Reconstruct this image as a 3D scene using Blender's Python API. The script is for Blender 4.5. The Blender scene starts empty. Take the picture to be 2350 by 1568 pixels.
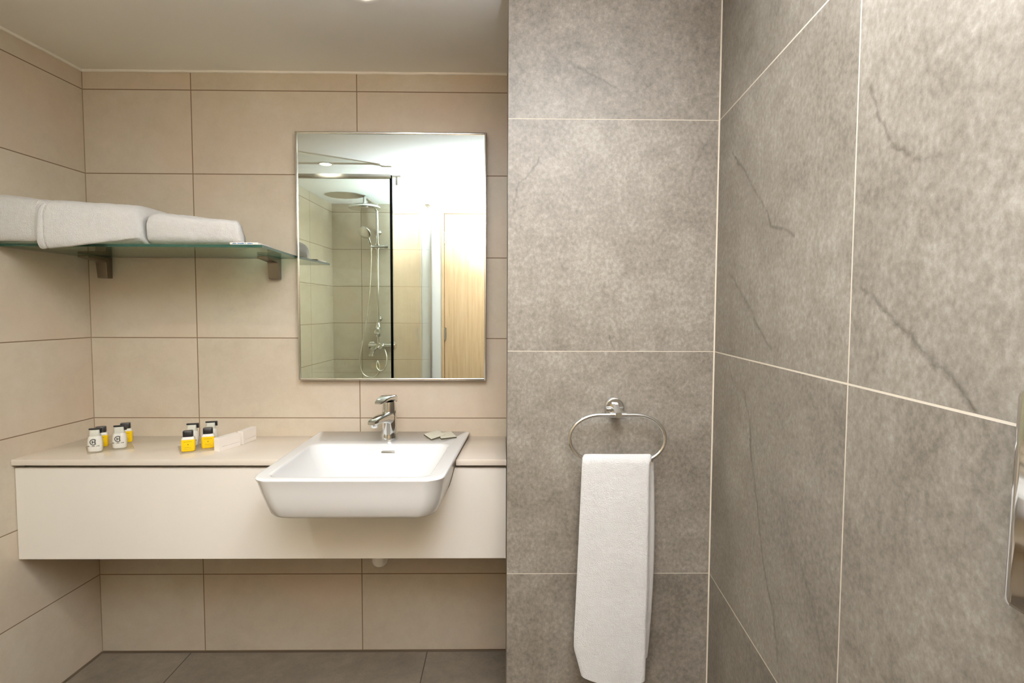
import bpy, bmesh, math, random
from mathutils import Vector, Matrix, noise

# ------------------------------------------------------------------ camera, world, light, exposure
S = bpy.context.scene
COL = S.collection
PI = math.pi

cam_d = bpy.data.cameras.new('camera')
cam = bpy.data.objects.new('camera', cam_d)
COL.objects.link(cam)
cam_d.sensor_fit = 'HORIZONTAL'
cam_d.sensor_width = 36.0
cam_d.lens = 1299.0761 * 36.0 / 2350.0
cam_d.clip_start = 0.02
CAM = Vector((1.5294, -2.1166, 1.3091))
YAW, PITCH, ROLL = -0.014168, -0.05392, -0.00374
cam.matrix_world = (Matrix.Translation(CAM) @ Matrix.Rotation(YAW, 4, 'Z') @ Matrix.Rotation(PITCH, 4, 'X')
                    @ Matrix.Rotation(ROLL, 4, 'Y') @ Matrix.Rotation(PI / 2, 4, 'X'))
S.camera = cam

w = bpy.data.worlds.new('world')
S.world = w
w.use_nodes = True
w.node_tree.nodes['Background'].inputs[0].default_value = (1.0, 0.9, 0.78, 1)
w.node_tree.nodes['Background'].inputs[1].default_value = 0.02

def lamp(name, kind, loc, energy, col, target=None, size=0.05, **kw):
    d = bpy.data.lights.new(name, kind)
    d.energy = energy
    d.color = col
    for k, v in kw.items():
        setattr(d, k, v)
    if kind == 'AREA':
        d.shape = 'DISK'
        d.size = size
    else:
        d.shadow_soft_size = size
    o = bpy.data.objects.new(name, d)
    COL.objects.link(o)
    o.location = loc
    if target is not None:
        o.rotation_euler = (Vector(target) - Vector(loc)).to_track_quat('-Z', 'Y').to_euler()
    return o

# photographer's flash above the camera, turned up to bounce off the ceiling
lamp('bounce_flash', 'SPOT', (1.72, -1.98, 1.34), 640.0, (0.845, 0.97, 1.18), (1.68, -2.03, 2.17), 0.04,
     spot_size=math.radians(138), spot_blend=1.0)
# the ceiling downlights
lamp('downlight_beam_basin', 'AREA', (1.146, -0.515, 2.160), 0.8, (1.0, 0.95, 0.86), (1.146, -0.515, 0), 0.09, spread=math.radians(150))
lamp('downlight_beam_shower', 'AREA', (0.472, -1.352, 2.160), 4.5, (1.0, 0.95, 0.86), (0.472, -1.352, 0), 0.09, spread=math.radians(150))
lamp('downlight_beam_pier', 'AREA', (1.60, -1.352, 2.160), 3.8, (1.0, 0.97, 0.92), (1.60, -1.352, 0), 0.09, spread=math.radians(150))

S.view_settings.view_transform = 'Standard'
S.view_settings.look = 'None'
S.view_settings.exposure = 0.18
S.view_settings.gamma = 1.0
S.view_settings.use_curve_mapping = False
S.cycles.use_denoising = True
S.cycles.max_bounces = 10
S.cycles.adaptive_threshold = 0.015
S.cycles.diffuse_bounces = 6
S.cycles.glossy_bounces = 6
S.cycles.transparent_max_bounces = 16
S.cycles.sample_clamp_indirect = 6.0
S.cycles.caustics_reflective = False
S.cycles.caustics_refractive = False

# ------------------------------------------------------------------ materials
def lin(c):
    return tuple(((v / 255) / 12.92 if v / 255 <= 0.04045 else ((v / 255 + 0.055) / 1.055) ** 2.4) for v in c) + (1.0,)

class NT:
    """small node tree helper"""
    def __init__(self, name):
        self.m = bpy.data.materials.new(name)
        self.m.use_nodes = True
        self.t = self.m.node_tree
        self.t.nodes.clear()
        self.out = self.n('ShaderNodeOutputMaterial')
    def n(self, typ, **kw):
        x = self.t.nodes.new(typ)
        for k, v in kw.items():
            setattr(x, k, v)
        return x
    def put(self, sock, v):
        if v is None:
            return
        if hasattr(v, 'is_output') or isinstance(v, bpy.types.NodeSocket):
            self.t.links.new(v, sock)
        else:
            sock.default_value = v
    def math(self, op, a, b=None, c=None, clamp=False):
        x = self.n('ShaderNodeMath', operation=op, use_clamp=clamp)
        self.put(x.inputs[0], a)
        self.put(x.inputs[1], b)
        self.put(x.inputs[2], c)
        return x.outputs[0]
    def vmath(self, op, a, b=None):
        x = self.n('ShaderNodeVectorMath', operation=op)
        self.put(x.inputs[0], a)
        self.put(x.inputs[1], b)
        return x.outputs['Value'] if op in ('DOT_PRODUCT', 'LENGTH', 'DISTANCE') else x.outputs[0]
    def mix(self, f, a, b, mode='MIX'):
        x = self.n('ShaderNodeMix', data_type='RGBA', blend_type=mode)
        self.put(x.inputs[0], f)
        self.put(x.inputs[6], a)
        self.put(x.inputs[7], b)
        return x.outputs[2]
    def noise(self, vec, scale, detail=4, rough=0.55, dist=0.0):
        x = self.n('ShaderNodeTexNoise')
        self.put(x.inputs['Vector'], vec)
        x.inputs['Scale'].default_value = scale
        x.inputs['Detail'].default_value = detail
        x.inputs['Roughness'].default_value = rough
        x.inputs['Distortion'].default_value = dist
        return x.outputs['Fac'], x.outputs['Color']
    def ramp(self, f, stops):
        x = self.n('ShaderNodeValToRGB')
        self.put(x.inputs[0], f)
        e = x.color_ramp.elements
        while len(e) < len(stops):
            e.new(0.5)
        for i, (p, c) in enumerate(stops):
            e[i].position = p
            e[i].color = c if len(c) == 4 else tuple(c) + (1,)
        return x.outputs[0]
    def rng(self, f, a, b, c, d):
        x = self.n('ShaderNodeMapRange')
        for i, v in enumerate((f, a, b, c, d)):
            self.put(x.inputs[i], v)
        return x.outputs[0]
    def bump(self, h, strength, dist, normal=None):
        x = self.n('ShaderNodeBump')
        x.inputs['Strength'].default_value = strength
        x.inputs['Distance'].default_value = dist
        self.put(x.inputs['Height'], h)
        if normal is not None:
            self.put(x.inputs['Normal'], normal)
        return x.outputs[0]
    def bsdf(self, **kw):
        x = self.n('ShaderNodeBsdfPrincipled')
        for k, v in kw.items():
            self.put(x.inputs[k], v)
        self.t.links.new(x.outputs[0], self.out.inputs[0])
        return x
    def coord(self, which='Object'):
        return self.n('ShaderNodeTexCoord').outputs[which]

def plain(name, col, rough=0.5, metal=0.0, coat=0.0, var=0.04, scale=18.0, bump=0.0, bscale=300.0, ior=1.5):
    T = NT(name)
    co = T.coord()
    f, _ = T.noise(co, scale, 3)
    c0 = tuple(v * (1 - var) for v in col[:3]) + (1,)
    c1 = tuple(min(1, v * (1 + var)) for v in col[:3]) + (1,)
    c = T.mix(f, c0, c1)
    nrm = None
    if bump:
        f2, _ = T.noise(co, bscale, 2)
        nrm = T.bump(f2, bump, 0.001)
    b = T.bsdf(**{'Base Color': c, 'Roughness': rough, 'Metallic': metal, 'Coat Weight': coat, 'IOR': ior})
    if nrm:
        T.put(b.inputs['Normal'], nrm)
    return T.m

def tile_mat(name, ca, cb, grout, bw, bh, mortar, stops, rough=0.45, gbump=0.4, cloud=3.0, veins=(), speck=0.25, warm=None):
    """stack-bonded tiles on UVs in metres"""
    T = NT(name)
    uv = T.coord('UV')
    br = T.n('ShaderNodeTexBrick', offset=0.0, squash=1.0)
    T.put(br.inputs['Vector'], uv)
    br.inputs['Scale'].default_value = 1.0
    br.inputs['Mortar Size'].default_value = mortar
    br.inputs['Mortar Smooth'].default_value = 0.15
    br.inputs['Brick Width'].default_value = bw
    br.inputs['Row Height'].default_value = bh
    br.inputs['Color1'].default_value = (0, 0, 0, 1)
    br.inputs['Color2'].default_value = (1, 1, 1, 1)
    br.inputs['Mortar'].default_value = (0.5, 0.5, 0.5, 1)
    br.inputs['Bias'].default_value = 0.0
    rnd = br.outputs['Color']
    # each tile gets its own piece of cloud
    off = T.vmath('SCALE', rnd)
    off.node.inputs['Scale'].default_value = 7.0
    v2 = T.vmath('ADD', uv, off)
    big, bigc = T.noise(v2, cloud, 5, 0.6, 0.6)
    mid, _ = T.noise(v2, cloud * 7, 5, 0.65, 0.3)
    mp = T.n('ShaderNodeMapping')
    T.put(mp.inputs['Vector'], v2)
    mp.inputs['Scale'].default_value = (1.0, 0.8, 1.0)
    fine, _ = T.noise(mp.outputs[0], 110.0, 5, 0.72)
    s = T.math('ADD', T.math('MULTIPLY', big, 0.60), T.math('MULTIPLY', mid, 0.40))
    s = T.math('ADD', s, T.math('MULTIPLY', T.math('SUBTRACT', fine, 0.5), speck))
    s = T.math('ADD', s, T.math('MULTIPLY', T.math('SUBTRACT', T.math('ADD', rnd, 0.0), 0.5), 0.06))
    c = T.ramp(s, stops)
    if warm:
        big2, _ = T.noise(v2, cloud * 0.8, 3, 0.5, 0.4)
        c = T.mix(T.rng(big2, 0.48, 0.68, 0.0, 0.55), c, warm)
    h = T.math('MULTIPLY', fine, 0.12)
    if veins:
        wf, wc = T.noise(uv, 16.0, 4, 0.65)
        wv = T.vmath('SCALE', T.vmath('SUBTRACT', wc, (0.5, 0.5, 0.5)))
        wv.node.inputs['Scale'].default_value = 0.035
        p = T.vmath('ADD', uv, wv)
        dark = None
        shade = None
        for (a, b, wd, st, side) in veins:
            A = Vector((a[0], a[1], 0)); B = Vector((b[0], b[1], 0))
            d = B - A
            L2 = d.length_squared
            pa = T.vmath('SUBTRACT', p, tuple(A))
            t = T.math('MULTIPLY', T.vmath('DOT_PRODUCT', pa, tuple(d)), 1 / L2, clamp=True)
            pr = T.n('ShaderNodeVectorMath', operation='SCALE')
            pr.inputs[0].default_value = tuple(d)
            T.put(pr.inputs['Scale'], t)
            q = T.vmath('SUBTRACT', pa, pr.outputs[0])
            z0 = T.n('ShaderNodeVectorMath', operation='MULTIPLY')
            T.put(z0.inputs[0], q)
            z0.inputs[1].default_value = (1, 1, 0)
            dist = T.vmath('LENGTH', z0.outputs[0])
            k = T.math('MULTIPLY', T.rng(dist, 0.0, wd * 0.95, 1.0, 0.0), st)
            dark = k if dark is None else T.math('MAXIMUM', dark, k)
            if side:
                nrm = Vector((-d.y, d.x, 0)).normalized() * side
                sd = T.math('GREATER_THAN', T.vmath('DOT_PRODUCT', q, tuple(nrm)), 0.0)
                k2 = T.math('MULTIPLY', T.math('MULTIPLY', T.rng(dist, 0.0, 0.055, 1.0, 0.0), sd), 0.5 * st)
                shade = k2 if shade is None else T.math('MAXIMUM', shade, k2)
        dk = T.math('MULTIPLY', dark, T.rng(wf, 0.30, 0.60, 0.25, 1.0))
        if shade is not None:
            c = T.mix(T.math('MULTIPLY', shade, 0.55), c, (0.58, 0.58, 0.58, 1), 'MULTIPLY')
        c = T.mix(T.math('MULTIPLY', dk, 0.95), c, (0.34, 0.32, 0.29, 1), 'MULTIPLY')
        h = T.math('SUBTRACT', h, T.math('MULTIPLY', dk, 0.3))
    m = br.outputs['Fac']
    c = T.mix(m, c, grout)
    h = T.math('SUBTRACT', h, T.math('MULTIPLY', m, 1.2))
    r = T.math('ADD', T.math('MULTIPLY', mid, 0.15), rough - 0.07)
    r = T.math('ADD', r, T.math('MULTIPLY', m, 0.3))
    b = T.bsdf(**{'Base Color': c, 'Roughness': r})
    T.put(b.inputs['Normal'], T.bump(h, gbump, 0.002))
    return T.m

M = {}
BEIGE = [(0.30, lin((192, 178, 157))), (0.50, lin((202, 189, 168))), (0.72, lin((210, 199, 181)))]
M['beige'] = tile_mat('beige_porcelain', None, None, lin((128, 104, 78)), 0.6, 0.3, 0.0018, BEIGE, 0.42, 0.35, 2.6, warm=lin((206, 184, 162)), speck=0.22)
GREY = [(0.30, lin((101, 93, 81))), (0.44, lin((120, 111, 98))), (0.56, lin((132, 123, 110))), (0.74, lin((153, 145, 132)))]
M['floor'] = tile_mat('dark_floor_tile', None, None, lin((70, 60, 48)), 0.9, 0.9, 0.002,
                      [(0.3, lin((104, 94, 80))), (0.5, lin((126, 114, 98))), (0.72, lin((146, 132, 115)))], 0.5, 0.35, 3.0)
M['ceiling'] = plain('ceiling_paint', lin((242, 238, 231)), 0.9, var=0.015, scale=3)
M['white_wall'] = plain('white_wall_paint', lin((232, 228, 220)), 0.85, var=0.015, scale=3)
M['caulk'] = plain('white_caulk', lin((245, 240, 230)), 0.6, var=0.03, scale=60)
M['pale_grout'] = plain('pale_grout', lin((206, 194, 174)), 0.8, var=0.06, scale=60)
M['corner_grout'] = plain('brown_corner_grout', lin((150, 130, 104)), 0.8)
M['counter'] = plain('cream_solid_surface', lin((228, 216, 201)), 0.16, var=0.012, scale=6, coat=0.3)
M['laminate'] = plain('cream_laminate', lin((242, 236, 226)), 0.32, var=0.01, scale=4)
M['gap_dark'] = plain('gap_shade_brown', lin((92, 78, 60)), 0.8)  # brown that paints the shade of the vanity gap; also the floor joint
M['ceramic'] = plain('white_glazed_ceramic', lin((229, 228, 225)), 0.12, var=0.006, scale=4, ior=1.33)
M['chrome'] = plain('chrome', (0.78, 0.78, 0.76), 0.06, 1.0, var=0.01)
M['polished'] = plain('polished_steel', (0.74, 0.73, 0.71), 0.07, 1.0, var=0.01)
M['satin'] = plain('satin_steel', (0.60, 0.57, 0.52), 0.28, 1.0, var=0.03)
M['bracket'] = plain('brushed_bronze_steel', (0.27, 0.225, 0.17), 0.34, 1.0, var=0.05)
M['alu'] = plain('mirror_frame_aluminium', (0.80, 0.78, 0.73), 0.22, 1.0, var=0.02)
M['black'] = plain('black_plastic', (0.012, 0.011, 0.012), 0.3, var=0.1)
M['seal'] = plain('black_rubber_seal', (0.006, 0.006, 0.005), 0.9, ior=1.2)
M['white_plastic'] = plain('white_plastic', lin((236, 233, 226)), 0.3, var=0.01)
M['paper'] = plain('white_card', lin((240, 233, 224)), 0.65, var=0.012, scale=30)
M['ink'] = plain('printed_ink', lin((40, 38, 34)), 0.6)
M['blue_ink'] = plain('blue_printed_ink', lin((52, 120, 165)), 0.6)
M['pale_ink'] = plain('pale_grey_ink', lin((196, 188, 180)), 0.7)
M['soap'] = plain('grey_beige_wrapper', lin((206, 200, 180)), 0.45, var=0.05, scale=60)
M['soap_edge'] = plain('shadowed_wrapper_edge', lin((74, 68, 48)), 0.5)  # olive edge darkened to carry the shadow beneath the packets
M['yellow'] = plain('yellow_bottle_plastic', lin((244, 200, 8)), 0.28, var=0.03, scale=40)
M['yellow_label'] = plain('amber_label', lin((246, 206, 40)), 0.4, var=0.03, scale=60)
M['milky'] = plain('milky_white_plastic', lin((226, 222, 212)), 0.25, var=0.01)
M['grey_plastic'] = plain('grey_plate', lin((150, 148, 140)), 0.4)
M['overflow'] = plain('overflow_slot_metal', lin((120, 115, 104)), 0.35, 0.6)
M['dark_box'] = plain('dark_brown_plastic', lin((74, 64, 52)), 0.35)

def mat_terry(name='white_terry'):
    T = NT(name)
    co = T.coord()
    f, _ = T.noise(co, 420.0, 3, 0.7)
    f2, _ = T.noise(co, 60.0, 3, 0.6)
    c = T.mix(f2, lin((232, 229, 224)), lin((246, 244, 240)))
    h = T.math('ADD', f, T.math('MULTIPLY', f2, 0.8))
    b = T.bsdf(**{'Base Color': c, 'Roughness': 0.95, 'Sheen Weight': 0.25, 'Sheen Roughness': 0.6})
    T.put(b.inputs['Normal'], T.bump(h, 0.9, 0.005))
    return T.m
M['terry'] = mat_terry()

def mat_mirror():
    T = NT('silvered_mirror')
    co = T.coord()
    f, _ = T.noise(co, 1.5, 1)
    c = T.mix(f, (0.73, 0.775, 0.705, 1), (0.74, 0.785, 0.715, 1))
    T.bsdf(**{'Base Color': c, 'Roughness': 0.0, 'Metallic': 1.0})
    return T.m
M['mirror'] = mat_mirror()

def mat_glass(name, tint, refl=1.0):
    """thin architectural glass: fresnel reflection over tinted transmission"""
    T = NT(name)
    fr = T.n('ShaderNodeFresnel')
    geo = T.n('ShaderNodeNewGeometry')
    # same reflectance on entering and leaving the pane
    T.put(fr.inputs['IOR'], T.math('SUBTRACT', 1.5, T.math('MULTIPLY', geo.outputs['Backfacing'], 1.5 - 1 / 1.5)))
    tr = T.n('ShaderNodeBsdfTransparent')
    tr.inputs[0].default_value = tint
    gl = T.n('ShaderNodeBsdfGlossy')
    gl.inputs['Roughness'].default_value = 0.0
    gl.inputs['Color'].default_value = (refl, refl, refl, 1)
    mx = T.n('ShaderNodeMixShader')
    T.t.links.new(fr.outputs[0], mx.inputs[0])
    T.t.links.new(tr.outputs[0], mx.inputs[1])
    T.t.links.new(gl.outputs[0], mx.inputs[2])
    T.t.links.new(mx.outputs[0], T.out.inputs[0])
    return T.m
M['glass'] = mat_glass('clear_glass', (0.965, 0.985, 0.965, 1))
M['shelf_glass'] = mat_glass('green_tinted_glass', (0.74, 0.90, 0.80, 1))
def mat_acrylic():
    m = mat_glass('clear_acrylic', (0.97, 0.96, 0.93, 1), 0.6)
    t = m.node_tree
    mx = [n for n in t.nodes if n.type == 'MIX_SHADER'][0]
    out = [n for n in t.nodes if n.type == 'OUTPUT_MATERIAL'][0]
    df = t.nodes.new('ShaderNodeBsdfDiffuse')
    df.inputs[0].default_value = lin((238, 226, 206))
    m2 = t.nodes.new('ShaderNodeMixShader')
    m2.inputs[0].default_value = 0.28
    t.links.new(mx.outputs[0], m2.inputs[1])
    t.links.new(df.outputs[0], m2.inputs[2])
    t.links.new(m2.outputs[0], out.inputs[0])
    return m
M['acrylic'] = mat_acrylic()
M['clear_plastic'] = mat_glass('frosted_clear_plastic', (0.90, 0.91, 0.87, 1))
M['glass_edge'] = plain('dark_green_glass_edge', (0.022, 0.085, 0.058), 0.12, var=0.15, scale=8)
M['glass_edge_lit'] = plain('lit_green_glass_edge', (0.035, 0.10, 0.075), 0.55, var=0.15, scale=8)  # lighter copy of the edge green, lit look put into the colour

def mat_oak():
    T = NT('oak_veneer')
    co = T.coord()
    mp = T.n('ShaderNodeMapping')
    T.put(mp.inputs['Vector'], co)
    mp.inputs['Scale'].default_value = (34.0, 34.0, 1.1)
    f, _ = T.noise(mp.outputs[0], 2.2, 5, 0.6, 0.4)
    mp2 = T.n('ShaderNodeMapping')
    T.put(mp2.inputs['Vector'], co)
    mp2.inputs['Scale'].default_value = (160.0, 160.0, 3.0)
    f2, _ = T.noise(mp2.outputs[0], 2.0, 3, 0.6)
    s = T.math('ADD', T.math('MULTIPLY', f, 0.65), T.math('MULTIPLY', f2, 0.35))
    c = T.ramp(s, [(0.3, lin((182, 147, 108))), (0.5, lin((200, 167, 128))), (0.7, lin((213, 183, 146)))])
    b = T.bsdf(**{'Base Color': c, 'Roughness': 0.42})
    T.put(b.inputs['Normal'], T.bump(s, 0.15, 0.001))
    return T.m
M['oak'] = mat_oak()

def mat_emit(name, col, st):
    T = NT(name)
    e = T.n('ShaderNodeEmission')
    e.inputs[0].default_value = col
    e.inputs[1].default_value = st
    T.t.links.new(e.outputs[0], T.out.inputs[0])
    return T.m
M['lamp'] = mat_emit('lit_lamp_lens', (1.0, 0.88, 0.70, 1), 9.0)

# ------------------------------------------------------------------ mesh helpers
def obj(name, bm, mats, parent=None, smooth=None, world=True, rebase=True):
    """link a bmesh as one object; with a parent the coordinates become local to the parent's place"""
    bmesh.ops.recalc_face_normals(bm, faces=bm.faces[:])
    org = Vector((0, 0, 0))
    if parent is not None:
        if world:
            p = parent
            while p is not None:
                org += p.location
                p = p.parent
    elif rebase and len(bm.verts):
        xs = [v.co for v in bm.verts]
        org = Vector(((min(v.x for v in xs) + max(v.x for v in xs)) / 2, (min(v.y for v in xs) + max(v.y for v in xs)) / 2, min(v.z for v in xs)))
    bmesh.ops.translate(bm, verts=bm.verts[:], vec=-org)
    me = bpy.data.meshes.new(name)
    if smooth is not None:
        for f in bm.faces:
            f.smooth = True
        for e in bm.edges:
            if len(e.link_faces) == 2:
                e.smooth = e.calc_face_angle(0.0) < math.radians(smooth)
    bm.to_mesh(me)
    bm.free()
    o = bpy.data.objects.new(name, me)
    COL.objects.link(o)
    for m in (mats if isinstance(mats, (list, tuple)) else [mats]):
        me.materials.append(M[m] if isinstance(m, str) else m)
    if parent is not None:
        o.parent = parent
    else:
        o.location = org
    return o

def tag(o, label, cat, group=None):
    o['label'] = label
    o['category'] = cat
    if group:
        o['group'] = group
    return o

def thing(name, label, cat, loc=(0, 0, 0), rz=0.0, group=None):
    o = bpy.data.objects.new(name, None)
    COL.objects.link(o)
    o.empty_display_size = 0.05
    o.location = loc
    o.rotation_euler = (0, 0, rz)
    return tag(o, label, cat, group)

def struct(o):
    o['kind'] = 'structure'
    return o

def box(bm, x0, x1, y0, y1, z0, z1, bev=0.0, seg=2, mi=0, mtx=None):
    vs = [bm.verts.new(p) for p in ((x0, y0, z0), (x1, y0, z0), (x1, y1, z0), (x0, y1, z0), (x0, y0, z1), (x1, y0, z1), (x1, y1, z1), (x0, y1, z1))]
    fs = [bm.faces.new([vs[i] for i in q]) for q in ((0, 3, 2, 1), (4, 5, 6, 7), (0, 1, 5, 4), (1, 2, 6, 5), (2, 3, 7, 6), (3, 0, 4, 7))]
    for f in fs:
        f.material_index = mi
    if bev:
        es = list({e for f in fs for e in f.edges})
        r = bmesh.ops.bevel(bm, geom=es, offset=bev, segments=seg, affect='EDGES', profile=0.5)
        vs = list({v for f in r['faces'] for v in f.verts} | {v for v in vs if v.is_valid})
        for f in r['faces']:
            f.material_index = mi
    if mtx is not None:
        bmesh.ops.transform(bm, matrix=mtx, verts=vs)
    return vs

def prism(bm, pts, z0, z1, bev=0.0, seg=2, mi=0):
    """polygon in x,y extruded in z"""
    a = [bm.verts.new((p[0], p[1], z0)) for p in pts]
    b = [bm.verts.new((p[0], p[1], z1)) for p in pts]
    fs = [bm.faces.new(a[::-1]), bm.faces.new(b)]
    n = len(pts)
    for i in range(n):
        fs.append(bm.faces.new((a[i], a[(i + 1) % n], b[(i + 1) % n], b[i])))
    for f in fs:
        f.material_index = mi
    if bev:
        es = list(fs[0].edges) + list(fs[1].edges)
        bmesh.ops.bevel(bm, geom=es, offset=bev, segments=seg, affect='EDGES', profile=0.5)

def loft(bm, rings, cap0=True, cap1=True, closed=True, mi=0):
    vr = [[bm.verts.new(p) for p in r] for r in rings]
    n = len(vr[0])
    for a, b in zip(vr, vr[1:]):
        for i in range(n if closed else n - 1):
            f = bm.faces.new((a[i], a[(i + 1) % n], b[(i + 1) % n], b[i]))
            f.material_index = mi
    if cap0:
        bm.faces.new(vr[0][::-1]).material_index = mi
    if cap1:
        bm.faces.new(vr[-1]).material_index = mi
    return vr

def circle(c, r, n, ax=None):
    """ring of points about c; ax is the axis (default z)"""
    c = Vector(c)
    if ax is None:
        return [c + Vector((r * math.cos(2 * PI * i / n), r * math.sin(2 * PI * i / n), 0)) for i in range(n)]
    ax = Vector(ax).normalized()
    u = ax.cross(Vector((0, 0, 1)))
    if u.length < 1e-4:
        u = Vector((1, 0, 0))
    u.normalize()
    v = ax.cross(u)
    return [c + u * (r * math.cos(2 * PI * i / n)) + v * (r * math.sin(2 * PI * i / n)) for i in range(n)]

def lathe(bm, prof, c=(0, 0, 0), n=32, ax=(0, 0, 1), mi=0):
    """profile of (radius, height) about the axis through c"""
    c = Vector(c)
    ax = Vector(ax).normalized()
    loft(bm, [circle(c + ax * h, max(r, 1e-4), n, ax) for r, h in prof], mi=mi)

def spline(pts, k=8):
    pts = [Vector(p) for p in pts]
    out = []
    for i in range(len(pts) - 1):
        p0 = pts[max(i - 1, 0)]; p1 = pts[i]; p2 = pts[i + 1]; p3 = pts[min(i + 2, len(pts) - 1)]
        for j in range(k):
            t = j / k
            out.append(0.5 * (2 * p1 + (p2 - p0) * t + (2 * p0 - 5 * p1 + 4 * p2 - p3) * t * t + (3 * p1 - p0 - 3 * p2 + p3) * t ** 3))
    out.append(pts[-1])
    return out

def tube(bm, pts, r, n=12, closed=False, mi=0):
    pts = [Vector(p) for p in pts]
    m = len(pts)
    rs = r if isinstance(r, (list, tuple)) else [r] * m
    prev = None
    rings = []
    for i, p in enumerate(pts):
        if closed:
            d = pts[(i + 1) % m] - pts[i - 1]
        else:
            d = pts[min(i + 1, m - 1)] - pts[max(i - 1, 0)]
        d.normalize()
        if prev is None:
            u = d.cross(Vector((0, 0, 1)))
            if u.length < 1e-3:
                u = d.cross(Vector((0, 1, 0)))
        else:
            u = prev - d * prev.dot(d)
        u.normalize()
        prev = u
        v = d.cross(u)
        rings.append([p + u * (rs[i] * math.cos(2 * PI * k / n)) + v * (rs[i] * math.sin(2 * PI * k / n)) for k in range(n)])
    if closed:
        rings.append(rings[0])
        vr = [[bm.verts.new(p) for p in r_] for r_ in rings[:-1]]
        for i in range(m):
            a = vr[i]; b = vr[(i + 1) % m]
            for k in range(n):
                bm.faces.new((a[k], a[(k + 1) % n], b[(k + 1) % n], b[k])).material_index = mi
    else:
        loft(bm, rings, mi=mi)

def rrect(x0, x1, y0, y1, r, k=6):
    """rounded rectangle (ccw); r is one radius or (front-left, front-right, back-right, back-left)"""
    rs = r if isinstance(r, (list, tuple)) else (r,) * 4
    out = []
    for (cx, cy, a0, rr) in ((x0, y0, PI, rs[0]), (x1, y0, 1.5 * PI, rs[1]), (x1, y1, 0, rs[2]), (x0, y1, 0.5 * PI, rs[3])):
        rr = max(min(rr, abs(x1 - x0) / 2 - 1e-5, abs(y1 - y0) / 2 - 1e-5), 1e-5)
        ox = cx + (rr if cx == x0 else -rr)
        oy = cy + (rr if cy == y0 else -rr)
        for i in range(k + 1):
            a = a0 + 0.5 * PI * i / k
            out.append((ox + rr * math.cos(a), oy + rr * math.sin(a)))
    return out

def slab(bm, p0, p1, z0, z1, th, u0=0.0, v0=0.0, uvname='UVMap'):
    """wall slab whose face runs p0 -> p1 and whose body lies on the left of that direction; UVs in metres"""
    uvl = bm.loops.layers.uv.get(uvname) or bm.loops.layers.uv.new(uvname)
    a = Vector((p0[0], p0[1], 0)); b = Vector((p1[0], p1[1], 0))
    d = (b - a); L = d.length; d.normalize()
    n = Vector((-d.y, d.x, 0)) * th
    q = [a, b, b + n, a + n]
    lo = [bm.verts.new((p.x, p.y, z0)) for p in q]
    hi = [bm.verts.new((p.x, p.y, z1)) for p in q]
    fs = [bm.faces.new((lo[3], lo[2], lo[1], lo[0])), bm.faces.new(hi)]
    for i in range(4):
        fs.append(bm.faces.new((lo[i], lo[(i + 1) % 4], hi[(i + 1) % 4], hi[i])))
    for f in fs:
        for l in f.loops:
            p = l.vert.co
            q2 = Vector((p.x, p.y, 0)) - a
            l[uvl].uv = (u0 + q2.dot(d) + q2.dot(n.normalized()), p.z - v0)

def copy_thing(o, loc, rz, label, group=None):
    c = o.copy()
    COL.objects.link(c)
    c.location = loc
    c.rotation_euler = (0, 0, rz)
    c['label'] = label
    if group:
        c['group'] = group
    for ch in o.children:
        d = ch.copy()
        COL.objects.link(d)
        d.parent = c
        for g in ch.children:
            e = g.copy()
            COL.objects.link(e)
            e.parent = d
    return c

# ------------------------------------------------------------------ the room
CEIL = 2.174
LS, RS = 0.0592, 0.0766                    # how far the side walls run out of square
PX0, PX1, PY = 1.539, 2.086, -0.631        # the grey pier
YF = -2.606                                # wall behind the camera
RX = PX1 - RS * (PY - YF)                  # right wall at that end

def rwpt(t):
    c = math.sqrt(1 + RS * RS)
    return Vector((PX1 - RS * t / c, PY - t / c, 0))

def vn(pts, w, st, side, lst):
    for a, b in zip(pts, pts[1:]):
        lst.append((a, b, w, st, side))

bm = bmesh.new()
slab(bm, (PX1 + 0.1, 0.0), (-0.12, 0.0), 0.0, CEIL, -0.12)
# face toward the room with u running along +x
bm.free()
bm = bmesh.new()
slab(bm, (-0.12, 0.0), (PX0 + 0.02, 0.0), -0.1, CEIL + 0.1, 0.12, -0.12 - 0.390, 0.0054)
struct(obj('wall_back', bm, 'beige', rebase=False))

bm = bmesh.new()
def lw(y):
    return (LS * y, y)
slab(bm, lw(-0.78), (0.0, 0.0), -0.1, CEIL + 0.1, 0.12, 0.40, 0.0054)
slab(bm, (0.063, -0.78), (-0.06, -0.78), -0.1, CEIL + 0.1, -0.03, 0.0, 0.0054)
slab(bm, (0.128, YF), (0.063, -0.78), -0.1, CEIL + 0.1, 0.22, 0.12, 0.0054)
struct(obj('wall_left', bm, 'beige', rebase=False))

# grey stone tiles with their own cracks, placed on each wall in metres
V_R = []
vn([(0.700, 1.620), (0.720, 1.560), (0.762, 1.515), (0.79, 1.50)], 0.006, 0.85, 0, V_R)
vn([(0.800, 1.486), (0.850, 1.480)], 0.006, 0.55, 0, V_R)
vn([(0.700, 1.335), (0.770, 1.295), (0.83, 1.26), (0.875, 1.235), (0.92, 1.205)], 0.007, 0.8, 1, V_R)
vn([(0.11, 1.40), (0.23, 1.33), (0.31, 1.275), (0.38, 1.235)], 0.008, 0.7, -1, V_R)
vn([(0.11, 1.69), (0.19, 1.63), (0.26, 1.57), (0.31, 1.535), (0.36, 1.48), (0.47, 1.44)], 0.006, 0.75, 0, V_R)
vn([(0.23, 1.13), (0.275, 1.06), (0.29, 0.99), (0.33, 0.905), (0.36, 0.81), (0.43, 0.71), (0.45, 0.64)], 0.007, 0.75, 1, V_R)
vn([(0.10, 1.19), (0.18, 1.125), (0.22, 1.05)], 0.006, 0.4, 1, V_R)
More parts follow.
